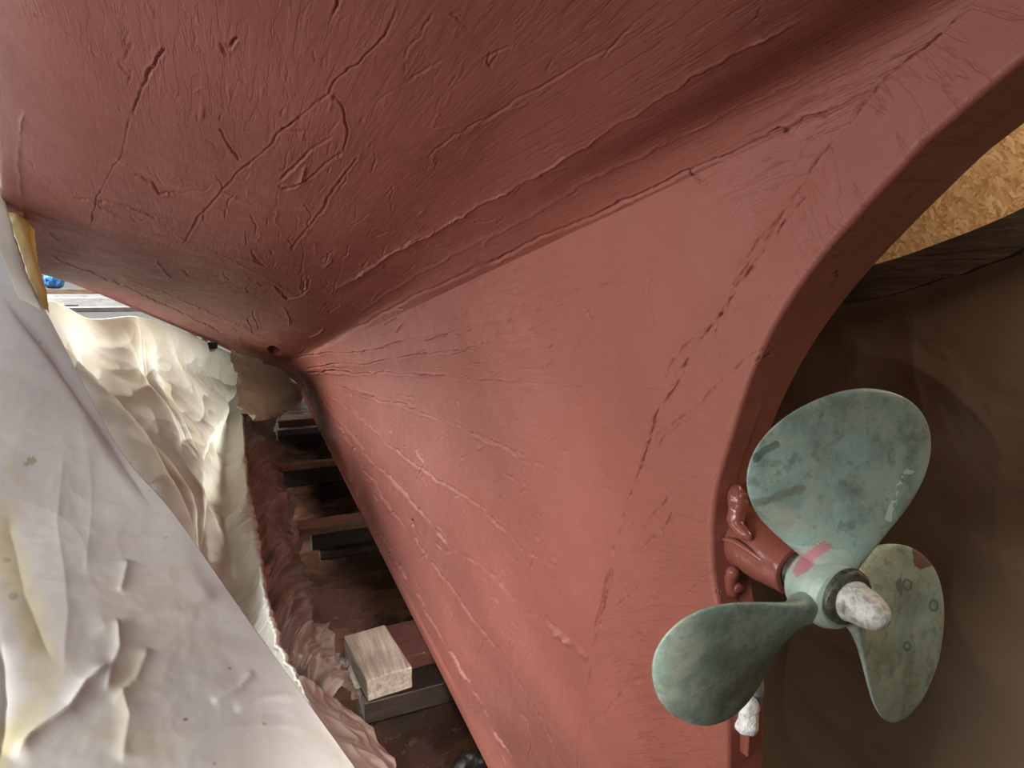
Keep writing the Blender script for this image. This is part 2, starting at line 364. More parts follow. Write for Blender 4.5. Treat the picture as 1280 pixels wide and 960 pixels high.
row(on_y(120, 366, 5.3), [(-.80, 4, .055), (-.40, 2, .20), (-.25, 1.1, .34), (-.16, .45, .50), (-.04, 0, .62), (.2, -.8, .85)], yz(-1.35, .98), yz(-1.4, .93))
row(on_y(50, 337, 4.2), [(-.86, 3, .145), (-.51, 2, .26), (-.34, 1.1, .44), (-.25, .45, .62), (-.13, 0, .75), (.15, -.9, 1.0)], yz(-1.6, 1.15), yz(-1.65, 1.1))
row(on_y(18, 280, 2.9), [(-.68, 2.4, .29), (-.57, 2, .36), (-.39, 1.1, .58), (-.29, .45, .78), (-.17, 0, .90), (.12, -1, 1.2)], yz(-1.85, 1.35), yz(-1.9, 1.3))
row(on_y(-20, 175, 2.6), [(-.69, 2.2, .56), (-.61, 2, .60), (-.42, 1.1, .85), (-.32, .45, 1.05), (-.2, 0, 1.2), (.1, -1, 1.5)], yz(-2.1, 1.65), yz(-2.15, 1.6))
row(on_y(-60, 0, 2.6), [(-.72, 2.2, 1.0), (-.64, 2, 1.05), (-.45, 1.1, 1.3), (-.35, .45, 1.5), (-.23, 0, 1.7), (.08, -1, 2.0)], yz(-2.3, 2.1), yz(-2.35, 2.05))
CREASE = 10
NC = 1000; NS = 190; NA = 70; NR = 1150
def resample(P, n):
    d = np.linalg.norm(np.diff(P, axis=0), axis=1); m = .5*(P[1:]+P[:-1]); w = d/np.maximum(np.linalg.norm(m, axis=1), .6)
    t = np.r_[0, np.cumsum(w)]; q = np.linspace(0, t[-1], n)
    return np.stack([np.interp(q, t, P[:, k]) for k in range(3)], -1)
A = []
for M, mids, R_, E_ in ROWS:
    ext = np.array([M*1.12+np.array([.05, .3, .12]), M*1.02+np.array([.003, .04, .006])]) if False else None
    C = [M]+[np.array(m, float) for m in mids]+[R_]
    C = np.array(C, float); t = np.r_[0, np.cumsum(np.linalg.norm(np.diff(C, axis=0), axis=1)**.7)]
    P = hermite(t, C, np.linspace(0, t[-1], 1500)); P = resample(P, NC)
    # post: flat cheek to the edge, rounded corner, then the after face to the centreplane
    E = E_; s1 = np.linspace(0, 1, NS)[1:, None]; cheek = R_+(E-R_)*s1
    A.append(np.r_[P, cheek])
A = np.array(A)                            # rows x cols x 3
nr = len(ROWS)
# row parameter by mean angular spacing
S = A[:, ::20]; dd = np.linalg.norm(np.diff(S, axis=0), axis=2)/np.maximum(np.linalg.norm(.5*(S[1:]+S[:-1]), axis=2), .6)
dd = np.clip(dd, 0, .5); rt = np.r_[0, np.cumsum(dd.mean(1)+.02)]
vis_end = rt[17]; q = np.r_[np.linspace(0, vis_end, NR-110), np.linspace(vis_end, rt[-1], 111)[1:]]
Gs = spline(rt, A, q)
k = CREASE; qa = q[q <= rt[k]]; qb = q[q > rt[k]]
Gc = np.concatenate([spline(rt[:k+1], A[:k+1], qa), hermite(rt[k:], A[k:], qb)], 0)
Gs = hermite(rt, A, q)*.5+Gs*.5
wcol = np.zeros(A.shape[1]); wcol[:NC] = smooth(.16, .42, np.linspace(0, 1, NC)); wcol[NC:] = 1
G = Gs*(1-wcol[None, :, None])+Gc*wcol[None, :, None]
G[:, NC-1:, 0] = XP
# forward continuation beyond the visible outline (hull carries on towards the bow)
NX = 14; s = (np.arange(NX, 0, -1)/NX)[None, :, None]; m0 = G[:, :1]
b = XK-m0[..., 0:1]
fwd = m0+np.concatenate([np.zeros_like(b), np.full_like(b, 3.2), np.zeros_like(b)], -1)*s
fwd[..., 0] = XK-(XK-m0[..., 0])*(1-.5*s[..., 0]**2); fwd[..., 2] = m0[..., 2]+(.35*(s[..., 0]**1.2)*np.clip((m0[..., 2]+1.3)/1.0, 0, 1))
fwd[..., 1] = m0[..., 1]+3.0*s[..., 0]
# after face of the post: rounded corner and flat to the centreplane
Eg = G[:, -1]; tan = np.gradient(Eg, axis=0); tan /= np.linalg.norm(tan, axis=1, keepdims=True)
aft = np.stack([np.zeros(len(Eg)), -tan[:, 2], tan[:, 1]], -1)
aft *= np.sign((aft*(Eg-G[:, NX+NC-1])).sum(1, keepdims=True))  # points aft / down
RB = .007; th = np.linspace(0, np.pi/2, 13)[1:]
Ein = Eg.copy(); corner = [Eg+np.array([1, 0, 0])*RB*(1-np.cos(a))+aft*RB*np.sin(a) for a in th]
TR = (.034+.016*smooth(-.25, .08, Eg[:, 2])); TR[:2] = TR[0]
face = [np.stack([XP+RB+(TR-RB)*u, Eg[:, 1]+aft[:, 1]*RB, Eg[:, 2]+aft[:, 2]*RB], -1) for u in np.linspace(0, 1, NA-12)[1:]]
G = np.concatenate([fwd, G, np.stack(corner+face, 1)], 1)
NCP = NX+NC                                 # columns of planking
nrows, ncols = G.shape[:2]
Nn = grid_normals(G); cen = np.array([XK, 4.0, .6])
if (Nn[nrows//2, NCP//2] @ (np.zeros(3)-G[nrows//2, NCP//2])) < 0: Nn = -Nn    # outward
UVu = np.cumsum(np.r_[np.zeros((1,)), np.full(ncols-1, 0.0)])[None, :]*0
du = np.linalg.norm(np.diff(G, axis=1), axis=2); UVu = np.c_[np.zeros(nrows), np.cumsum(du, axis=1)]; UVu = UVu-UVu[:, NCP-1:NCP]
# across coordinate: by angle rows, metric at mid column so grain follows the planks
mid = NX+int(NC*.8); dv = np.r_[0, np.cumsum(np.linalg.norm(np.diff(G[:, mid], axis=0), axis=1))]
UV = np.stack([UVu, np.repeat(dv[:, None]*2.0, ncols, 1)], -1)

V = G.reshape(-1, 3); N_ = Nn.reshape(-1, 3); Q, dep = proj(V); D = np.zeros(len(V)); ST = np.zeros((len(V), 4))
ok = (dep > .2) & (Q[:, 0] > -80) & (Q[:, 0] < 1360) & (Q[:, 1] > -80) & (Q[:, 1] < 1040)
Qk = Q[ok].copy(); Pk = V[ok]; dk = np.linalg.norm(Pk, axis=1)
wob = np.stack([fbm(np.c_[Qk, Qk[:, 0]*0]/100., 2.2, 4, 5), fbm(np.c_[Qk, Qk[:, 0]*0]/100., 2.2, 4, 9)], -1)
wob2 = np.stack([fbm(np.c_[Qk, Qk[:, 0]*0]/100., 9, 2, 15), fbm(np.c_[Qk, Qk[:, 0]*0]/100., 9, 2, 19)], -1)
wob3 = np.stack([fbm(np.c_[Qk, Qk[:, 0]*0]/100., 24, 2, 45), fbm(np.c_[Qk, Qk[:, 0]*0]/100., 24, 2, 49)], -1)
Qw = Qk+wob*5+wob2*1.8+wob3*1.3
broken = smooth(-.30, .12, fbm(np.c_[Qk, Qk[:, 0]*0]/100., 11, 2, 57))
inten = .55+.45*fbm(np.c_[Qk, Qk[:, 0]*0]/100., 4, 2, 33)
Dk = np.zeros(len(Qk)); chips = np.zeros(len(Qk))
# (polyline, groove depth, width px, step across, chip highlight)
CR = [
 ([(740, 835), (738, 825), (755, 740), (775, 660), (800, 585), (822, 520), (845, 480), (870, 430), (905, 385), (945, 320), (985, 255), (1040, 180), (1100, 105), (1160, 55), (1210, 10)], 2.6, 1.7, 1.4, 0),
 ([(738, 832), (728, 880), (722, 965)], .9, 1.5, .4, 0),
 ([(770, 690), (760, 730), (752, 790)], 1.8, 1.3, .8, 0),
 ([(890, 420), (900, 385), (925, 340), (948, 312)], 2.4, 1.6, .6, 0), ([(905, 345), (935, 320), (945, 300), (975, 275)], 2.0, 1.6, .6, 0),
 ([(1100, 110), (960, 172), (860, 213), (780, 252), (690, 290), (600, 333)], 2.2, 2.0, -1.8, 0), ([(600, 333), (520, 372), (440, 410)], .8, 1.8, -.6, 0),
 ([(1020, 90), (860, 165), (760, 215), (640, 280), (540, 335), (440, 395)], -.8, 3, 0, 0), 
 ([(1010, 20), (900, 75), (780, 150), (690, 208), (590, 262), (480, 325), (400, 375)], -1.5, 2.5, 1.0, 1),
 ([(860, 210), (876, 228), (884, 233)], 2.2, 1.8, 0, 0),
 ([(380, 467), (460, 466), (540, 470), (620, 478), (700, 484), (765, 488)], 2.0, 1.5, 1.2, 0), ([(560, 470), (640, 474), (700, 482)], 1.2, 1.1, .4, 0),
 ([(380, 462), (470, 452), (560, 440), (640, 420)], 1.2, 1.4, .6, 0), ([(370, 445), (450, 440), (530, 422), (600, 408)], 1.0, 1.3, .5, 0),
 ([(520, 432), (580, 408), (640, 398), (700, 372), (760, 355), (810, 350)], 1.7, 1.4, .8, 0),
 ([(640, 398), (680, 385), (715, 378)], -1, 1.4, 0, 0), ([(700, 335), (780, 330), (850, 322)], .9, 1.2, .2, 0),
 ([(735, 385), (738, 396), (742, 400)], 2.2, 1.6, 0, 0), ([(810, 350), (822, 352)], 1.4, 1.2, 0, 0), ([(812, 352), (812, 385), (818, 412)], 1.1, 1.2, 0, 0),
 ([(400, 475), (470, 498), (540, 520), (600, 545), (660, 572)], 1.6, 1.5, 1.2, 0), ([(585, 533), (620, 552), (648, 570)], 1.6, 1.2, .3, 0), ([(650, 575), (720, 595), (780, 622)], .7, 1.2, .5, 0),
 ([(400, 482), (460, 530), (530, 590), (590, 625), (660, 690), (720, 720)], 1.0, 1.5, 1.0, 0), 
 ([(395, 485), (450, 560), (520, 630), (560, 680), (600, 705), (650, 760), (700, 790), (735, 825)], 1.1, 1.6, 1.3, 1),
 ([(690, 790), (715, 805), (733, 822)], -2.2, 2.2, 0, 1), ([(400, 490), (440, 560), (500, 650), (560, 730), (620, 810), (680, 900), (705, 960)], .8, 1.6, .9, 0),
 ([(385, 486), (420, 560), (450, 625), (520, 740), (590, 860), (640, 950)], 1.0, 1.8, 1.5, 2), ([(430, 575), (446, 620), (470, 670), (515, 740)], .8, 1.3, .5, 2),
 ([(655, 580), (657, 612), (648, 616)], 1.2, 1.3, 0, 0), ([(628, 590), (655, 606)], 1.0, 1.2, 0, 0), ([(830, 480), (838, 455), (865, 425)], 1.6, 1.4, 0, 0),
 ([(790, 570), (830, 540), (870, 510), (905, 470), (940, 440), (965, 432)], 1.4, 1.5, .7, 0), ([(820, 560), (850, 532), (880, 520)], 1.3, 1.3, 0, 0),
 ([(840, 640), (825, 665), (812, 676)], 2.0, 1.6, 0, 0), ([(838, 620), (810, 650), (790, 690), (775, 700)], 1.8, 1.5, 0, 0), ([(825, 660), (800, 690)], 1.6, 1.5, 0, 0),
 ([(800, 760), (830, 735), (850, 715)], 1.4, 1.4, 0, 0), ([(790, 800), (805, 790)], 2.0, 1.6, 0, 0), ([(755, 895), (775, 870), (790, 850), (820, 845)], 1.4, 1.4, 0, 0),
 ([(770, 760), (800, 730), (822, 712)], 1.2, 1.3, 0, 0), ([(885, 720), (860, 745)], 1.2, 1.5, 0, 0),
 ([(1055, 345), (1040, 342), (1055, 352)], 1.0, 1.5, 0, 0), ([(965, 440), (940, 452), (915, 470)], 1.8, 1.6, .6, 0),
 ([(960, 168), (975, 160), (990, 165), (998, 158)], 2.2, 2.2, 0, 0), ([(1010, 150), (1028, 142), (1032, 150)], 2.0, 2, 0, 0), ([(990, 163), (1005, 150), (1020, 148)], 1.8, 2, 0, 0),
 ([(1020, 160), (985, 220), (970, 255)], 1.0, 1.5, 0, 0), ([(1008, 245), (985, 270), (965, 300), (940, 330)], 1.3, 1.6, .5, 0), ([(1000, 300), (1035, 292), (1050, 300)], .9, 1.8, 0, 0),
 ([(640, 60), (610, 70), (608, 80), (615, 86)], 1.4, 1.6, 0, 0), ([(625, 62), (612, 84)], 1.0, 1.3, 0, 0), ([(500, 0), (480, 50), (420, 105), (408, 118), (350, 165), (300, 215), (245, 280), (225, 308)], 1.3, 1.5, .9, 0),
 ([(410, 118), (428, 135), (434, 165), (430, 190)], 1.5, 1.4, 1.0, 0), ([(430, 190), (400, 215), (370, 230), (352, 238)], 1.6, 1.6, .8, 0), ([(418, 170), (385, 190), (350, 225)], 1.6, 1.8, -.8, 0),
 ([(445, 200), (420, 235), (405, 255)], 1.4, 1.6, .6, 0), ([(410, 250), (380, 290), (365, 315)], 1.2, 1.6, .8, 0), ([(380, 165), (352, 163), (368, 150)], 1.5, 1.6, .5, 0),
 ([(205, 60), (190, 90), (175, 122), (165, 140)], 2.4, 1.8, .8, 0), ([(165, 140), (180, 146), (195, 152)], 1.2, 1.3, 0, 0), ([(163, 142), (150, 195), (138, 215), (122, 248), (113, 285)], .9, 1.2, .4, 0),
 ([(162, 40), (155, 55), (165, 60), (160, 75), (150, 82), (158, 95), (166, 92), (158, 108)], 1.6, 1.5, .4, 0),
 ([(296, 48), (288, 60), (276, 58), (284, 74)], 2.4, 1.6, 0, 0), ([(422, 0), (415, 22)], 2.2, 1.8, 0, 0), ([(275, 160), (292, 190), (300, 202)], 1.5, 1.3, 0, 0), 
 ([(88, 247), (115, 250), (130, 262)], 1.3, 1.2, 0, 0), ([(168, 216), (190, 225), (200, 240), (222, 243)], 1.7, 1.3, .6, 0), ([(120, 250), (160, 258), (190, 270), (222, 275)], 1.5, 1.2, 0, 0),
 ([(222, 243), (255, 240), (262, 235)], .8, 1.1, 0, 0), ([(140, 200), (250, 235), (340, 262)], -.7, 2, .6, 1), ([(215, 290), (300, 330), (380, 372)], -.5, 2, .4, 0), ([(150, 345), (250, 385), (340, 425)], -.6, 1.4, .4, 1),
 ([(60, 318), (160, 360), (280, 415)], .8, 1.0, .4, 1), ([(28, 140), (24, 200), (26, 240), (34, 290)], -1.0, 2, .6, 1), ([(505, 75), (510, 60), (522, 52), (540, 20)], 1.4, 1.5, .7, 0), ([(507, 76), (505, 92)], 1.3, 1.3, 0, 0),
 ([(470, 130), (530, 85), (560, 70)], .8, 1.5, .4, 0), ([(540, 190), (620, 140), (680, 105), (760, 60), (800, 20)], .9, 1.8, .5, 0), ([(560, 20), (590, 40)], 1.3, 1.5, 0, 0),
 ([(315, 312), (330, 330), (318, 322)], 1.4, 1.5, 0, 0), ([(345, 355), (360, 372), (380, 368), (383, 350)], 1.5, 1.4, .4, 0), ([(620, 465), (680, 462), (700, 440)], .7, 1.2, .3, 0),
 ([(515, 648), (516, 662), (520, 672)], 2.6, 2.2, 0, 0), ([(560, 415), (600, 430), (560, 447)], .7, 1.2, .3, 0),
]
rng = np.random.default_rng(11)
def orient(x, y):                            # local plank direction in the picture
    v = np.array([x-350., y-462.]); return v/np.linalg.norm(v)
for _ in range(300):                         # little splits, scabs and lifted flakes along the grain
    x, y = rng.uniform(20, 1000), rng.uniform(0, 930)
    if rng.uniform() < .62: x, y = rng.normal(430, 150), rng.normal(250, 120)
    o = orient(x, y); L = rng.uniform(6, 26); a = rng.normal(0, .35); c, s_ = math.cos(a), math.sin(a); o = np.array([o[0]*c-o[1]*s_, o[0]*s_+o[1]*c])
    p = [(x, y), (x+o[0]*L*.5+rng.normal(0, 2), y+o[1]*L*.5+rng.normal(0, 2)), (x+o[0]*L, y+o[1]*L)]
    CR.append((p, rng.choice([1, -1, 1])*rng.uniform(.25, .9), rng.uniform(.8, 1.4), rng.uniform(-.5, .5), 0))
def pa_low(p):
    x, y = p[len(p)//2]; return 1.9 if y > 465-(x-345)*.47 else 1.0
for _ in range(230):                         # short cracks and edges of scabs on the deadwood and post cheek
    x, y = rng.uniform(420, 960), rng.uniform(260, 950)
    if y < 480-(x-345)*.45+20: continue
    rab = x > 740+(830-y)*.25; a = rng.normal(-.9 if rab else math.atan2(y-462, x-350)+.0, .35); L = rng.uniform(5, 26)
    if rng.uniform() < .2: a += 1.5
    o = np.array([math.cos(a), math.sin(a)]); k2 = rng.normal(0, 2.5, 2)
    CR.append(([(x, y), (x+o[0]*L*.5+k2[0], y+o[1]*L*.5+k2[1]), (x+o[0]*L, y+o[1]*L)], rng.uniform(.3, 1.1), rng.uniform(1.0, 1.5), rng.uniform(-.5, .8), 0))
for p, dpt, w, stp, chip in CR:
    low = pa_low(p); w = w*(.75 if low == 1 else .58); dpt *= 1.35*low; stp *= .6 if low == 1 else .40; pa = np.array(p, float); lo = pa.min(0)-40; hi = pa.max(0)+40
    m = (Qw[:, 0] > lo[0]) & (Qw[:, 0] < hi[0]) & (Qw[:, 1] > lo[1]) & (Qw[:, 1] < hi[1])
    if not m.any(): continue
    dd_, sd, tt = seg_dist(Qw[m], pa); en = smooth(0, .06, tt)*smooth(0, .06, 1-tt)
    it = np.clip(inten[m], .15, 1)*en*dk[m]/FPX
    if low > 1: it = it*(.12+.88*broken[m])
    Dk[m] += -dpt*1.5*np.exp(-(dd_/w)**2)*it+.8*np.abs(dpt)*np.exp(-((dd_-2.4*w)/(1.3*w))**2)*it*.35+stp*sd*np.exp(-dd_/(4*w))*it*1.1*np.tanh(dd_/w)
    if chip: chips[m] = np.maximum(chips[m], (.35 if chip == 1 else .75)*np.exp(-((dd_+.5)/(.8*w))**2)*(inten[m] > (.62 if chip == 1 else .60)))
# notch where a skin fitting passes through the planking
nd = np.hypot((Qk[:, 0]-343)/8.5, (Qk[:, 1]-438.5)/5.5-(Qk[:, 0]-343)/22); Dk -= .10*smooth(1.05, .6, nd)
# hollows and long undulation of old planking
Dk += .0035*fbm(Pk, 2.5, 3, 2)+.0016*fbm(Pk, 9, 3, 21)
# little chips of the primer colour
ST[ok, :3] = (.62, .36, .32); ST[ok, 3] = np.clip(chips, 0, 1)
# grey scrape at the forward end of the keel rabbet
sc, _, tt = seg_dist(Qk, [(392, 500), (402, 520), (415, 545)]); a = smooth(8, 2, sc)*np.clip(.6+.6*wob2[:, 0], 0, 1)*.55; sel = a > ST[ok, 3]
tmp = ST[ok]; tmp[sel, :3] = (.40, .36, .33); tmp[sel, 3] = a[sel]; ST[ok] = tmp
D[ok] = Dk
Vd = V+N_*D[:, None]; Gd = Vd.reshape(nrows, ncols, 3)
boat = empty('boat', (XK, 5.0, -1.41))
tag(boat, 'red oxide painted wooden boat hull seen from under its stern, standing on timber blocks', 'boat')
def part_grid(name, c0, c1, parent, mat=M_HULL):
    g = Gd[:, c0:c1]; n, m = g.shape[:2]; v = g.reshape(-1, 3); f = grid_faces(n, m, True)
    uv = UV[:, c0:c1].reshape(-1, 2); st = ST.reshape(nrows, ncols, 4)[:, c0:c1].reshape(-1, 4)
    # starboard side, coarser
    sub = 5; g2 = G[::sub, c0:c1][:, ::sub] if c1 < ncols else G[::sub, c0:c1][:, ::sub]
    if (c1-c0-1) % sub: g2 = np.concatenate([g2, G[::sub, c1-1:c1]], 1)
    g2 = g2.copy(); g2[..., 0] = 2*(XP+TR[::sub])[:, None]-g2[..., 0]; n2, m2 = g2.shape[:2]
    v2 = g2.reshape(-1, 3); f2 = grid_faces(n2, m2)+len(v); iu = list(range(c0, c1, sub))
    if (c1-c0-1) % sub: iu.append(c1-1)
    uv2 = UV[::sub][:, iu].reshape(-1, 2); st2 = np.zeros((len(v2), 4))
    return mesh_np(name, np.r_[v, v2], np.r_[f, f2], mat, parent, np.r_[uv, uv2], np.r_[st, st2])
part_grid('hull_planking', 0, NCP, boat)
part_grid('sternpost', NCP-1, ncols, boat)
# keel: from the lowest plank row down to the keel's underside
top = Gd[0].copy(); ub = []
zb = -1.41
for u in np.linspace(0, 1, 26): pz = top.copy(); pz[:, 2] = top[:, 2]*(1-u)+(zb+.012)*u; pz[:, 0] = top[:, 0]*(1-min(1, u*3))+np.minimum(top[:, 0], XP+.0)*min(1, u*3); ub.append(pz)
for a in np.linspace(0, np.pi/2, 6)[1:]: pz = ub[25].copy(); pz[:, 0] += .012*(1-math.cos(a)); pz[:, 2] = zb+.012-.012*math.sin(a); ub.append(pz)
for u in np.linspace(0, 1, 6)[1:]: pz = ub[30].copy(); pz[:, 0] = pz[:, 0]*(1-u)+(XP+TR[0])*u; ub.append(pz)
K = np.array(ub); kn = K.shape; mir = K.copy(); mir[..., 0] = 2*(XP+TR[0])-mir[..., 0]
kv = K.reshape(-1, 3); kuv = np.stack([np.repeat(UV[0, :, 0][None], kn[0], 0), K[..., 2]*2], -1).reshape(-1, 2)
kst = np.repeat(ST.reshape(nrows, ncols, 4)[0][None], kn[0], 0)*np.exp(-np.arange(kn[0])/2.)[:, None, None]**np.array([0, 0, 0, 1])
mesh_np('keel', np.r_[kv, mir.reshape(-1, 3)], np.r_[grid_faces(kn[0], kn[1]), grid_faces(kn[0], kn[1], True)+len(kv)], M_HULL, boat,
        np.r_[kuv, kuv], np.r_[kst.reshape(-1, 4), np.zeros((len(kv), 4))])

# ---- propeller geometry (hub centre, axis pointing aft)
HB = np.array([.6211, .4752, -.3516]); AX = np.array([-.1046, -1, -.0183]); AX /= np.linalg.norm(AX)
E1 = np.array([0, 0, 1.])-AX*AX[2]; E1 /= np.linalg.norm(E1); E2 = np.cross(AX, E1)
TH0, RTIP, PITCH, RAKE, SKEW = -.1035, .2474, .2576, -.0178, -.0127
LEAD = [.0283, .0898, .1273, .1421, .1387]; TRAIL = [.025, .0467, .0831, .1114, .1285]
# ---- stern tube, part of the boat
tube = revolve('stern_tube', dense_prof([(-.195, .046), (-.188, .049), (-.160, .0455), (-.10, .040), (-.056, .0355), (-.051, .0345), (-.050, .027), (-.057, .025)], 90), HB, AX, M_TUBE, boat, 72, .0022, 3)
# raised seams and lugs of the flange
def lump(name, pts, rad, mat, parent, seed=0, amp=.15, n=28):
    """a smooth tapering cast lug following pts (3D) with radii rad"""
    P = np.array(pts, float); t = np.linspace(0, 1, len(P)); q = np.linspace(0, 1, n); C = hermite(t, P, q) if len(P) > 2 else P[0]+(P[-1]-P[0])*q[:, None]
    r = np.interp(q, t, rad)*np.sqrt(np.clip(1-np.abs(2*q-1)**8, .02, 1)); d = np.gradient(C, axis=0); d /= np.linalg.norm(d, axis=1, keepdims=True)
    ref = np.array([1, 0, 0.]) if abs(d[0, 0]) < .8 else np.array([0, 1., 0]); e1 = np.cross(d, ref); e1 /= np.linalg.norm(e1, axis=1, keepdims=True); e2 = np.cross(d, e1)
    th_ = np.linspace(0, 2*np.pi, 28, endpoint=False); g = C[:, None]+r[:, None, None]*(np.cos(th_)[None, :, None]*e1[:, None]+np.sin(th_)[None, :, None]*e2[:, None])
    g = g+(g-C[:, None])*fbm(g, 45, 3, seed)[..., None]*amp*2; F = []
    for i in range(n-1):
        for j in range(28): F.append((i*28+j, i*28+(j+1) % 28, (i+1)*28+(j+1) % 28, (i+1)*28+j))
    v = g.reshape(-1, 3); v = np.r_[v, [C[0]], [C[-1]]]; k = len(v)-2
    me = bpy.data.meshes.new(name); F += [(k, (j+1) % 28, j) for j in range(28)]+[(k+1, (n-1)*28+j, (n-1)*28+(j+1) % 28) for j in range(28)]
    me.from_pydata((v+np.array([0, 0, H])).tolist(), [], F)
    for p in me.polygons: p.use_smooth = True
    return link(name, me, mat, parent)
def AT(y, x, z): return np.array([x, y, z])
lump('mounting_flange', [AT(.624, .610, -.262), AT(.610, .602, -.282), AT(.602, .594, -.310), AT(.575, .594, -.322)], [.010, .013, .010, .006], M_TUBE, tube, 4, .25)
lump('bolt_head', [AT(.612, .606, -.272), AT(.600, .604, -.274)], [.008, .007], M_TUBE, tube, 6)
lump('mounting_flange', [AT(.600, .592, -.372), AT(.606, .594, -.388), AT(.612, .600, -.41), AT(.622, .606, -.437)], [.008, .009, .012, .005], M_TUBE, tube, 5, .25)
lump('bolt_head', [AT(.606, .602, -.402), AT(.595, .600, -.404)], [.008, .007], M_TUBE, tube, 7)
lump('weld_seam', [AT(.622, .588, -.338), AT(.600, .590, -.334), AT(.575, .592, -.338), AT(.550, .597, -.346)], [.003, .005, .0045, .002], M_TUBE, tube, 15, .3)
revolve('cutless_bearing', dense_prof([(-.06, .0255), (-.040, .0255), (-.037, .022), (-.037, .012)], 30), HB, AX, M_DARK_RING, tube, 48, .001, 8)
# ---- zinc anode and its red bracket on the after face of the post
AN = on_x(929, 888, .60)
anode = lump('zinc_anode', [AN+np.array([0.002, 0, .022]), AN+np.array([.002, -.004, .010]), AN+np.array([0, -.004, -.012]), AN+np.array([0, 0, -.022])], [.009, .014, .017, .013], M_WHITE_CRUST, boat, 12, .35)
anode['label'] = 'white crusted zinc anode'
lump('fairing_strip', [AN+np.array([.018, .002, .075]), AN+np.array([.022, .002, .03]), AN+np.array([.022, .004, -.012])], [.008, .012, .010], M_STEEL, boat, 13, .1)['label'] = 'bare grey metal strip'
box('anode_bracket', AN+np.array([.004, -.004, -.022]), (.026, .030, .036), M_TUBE, boat, .1, .003)

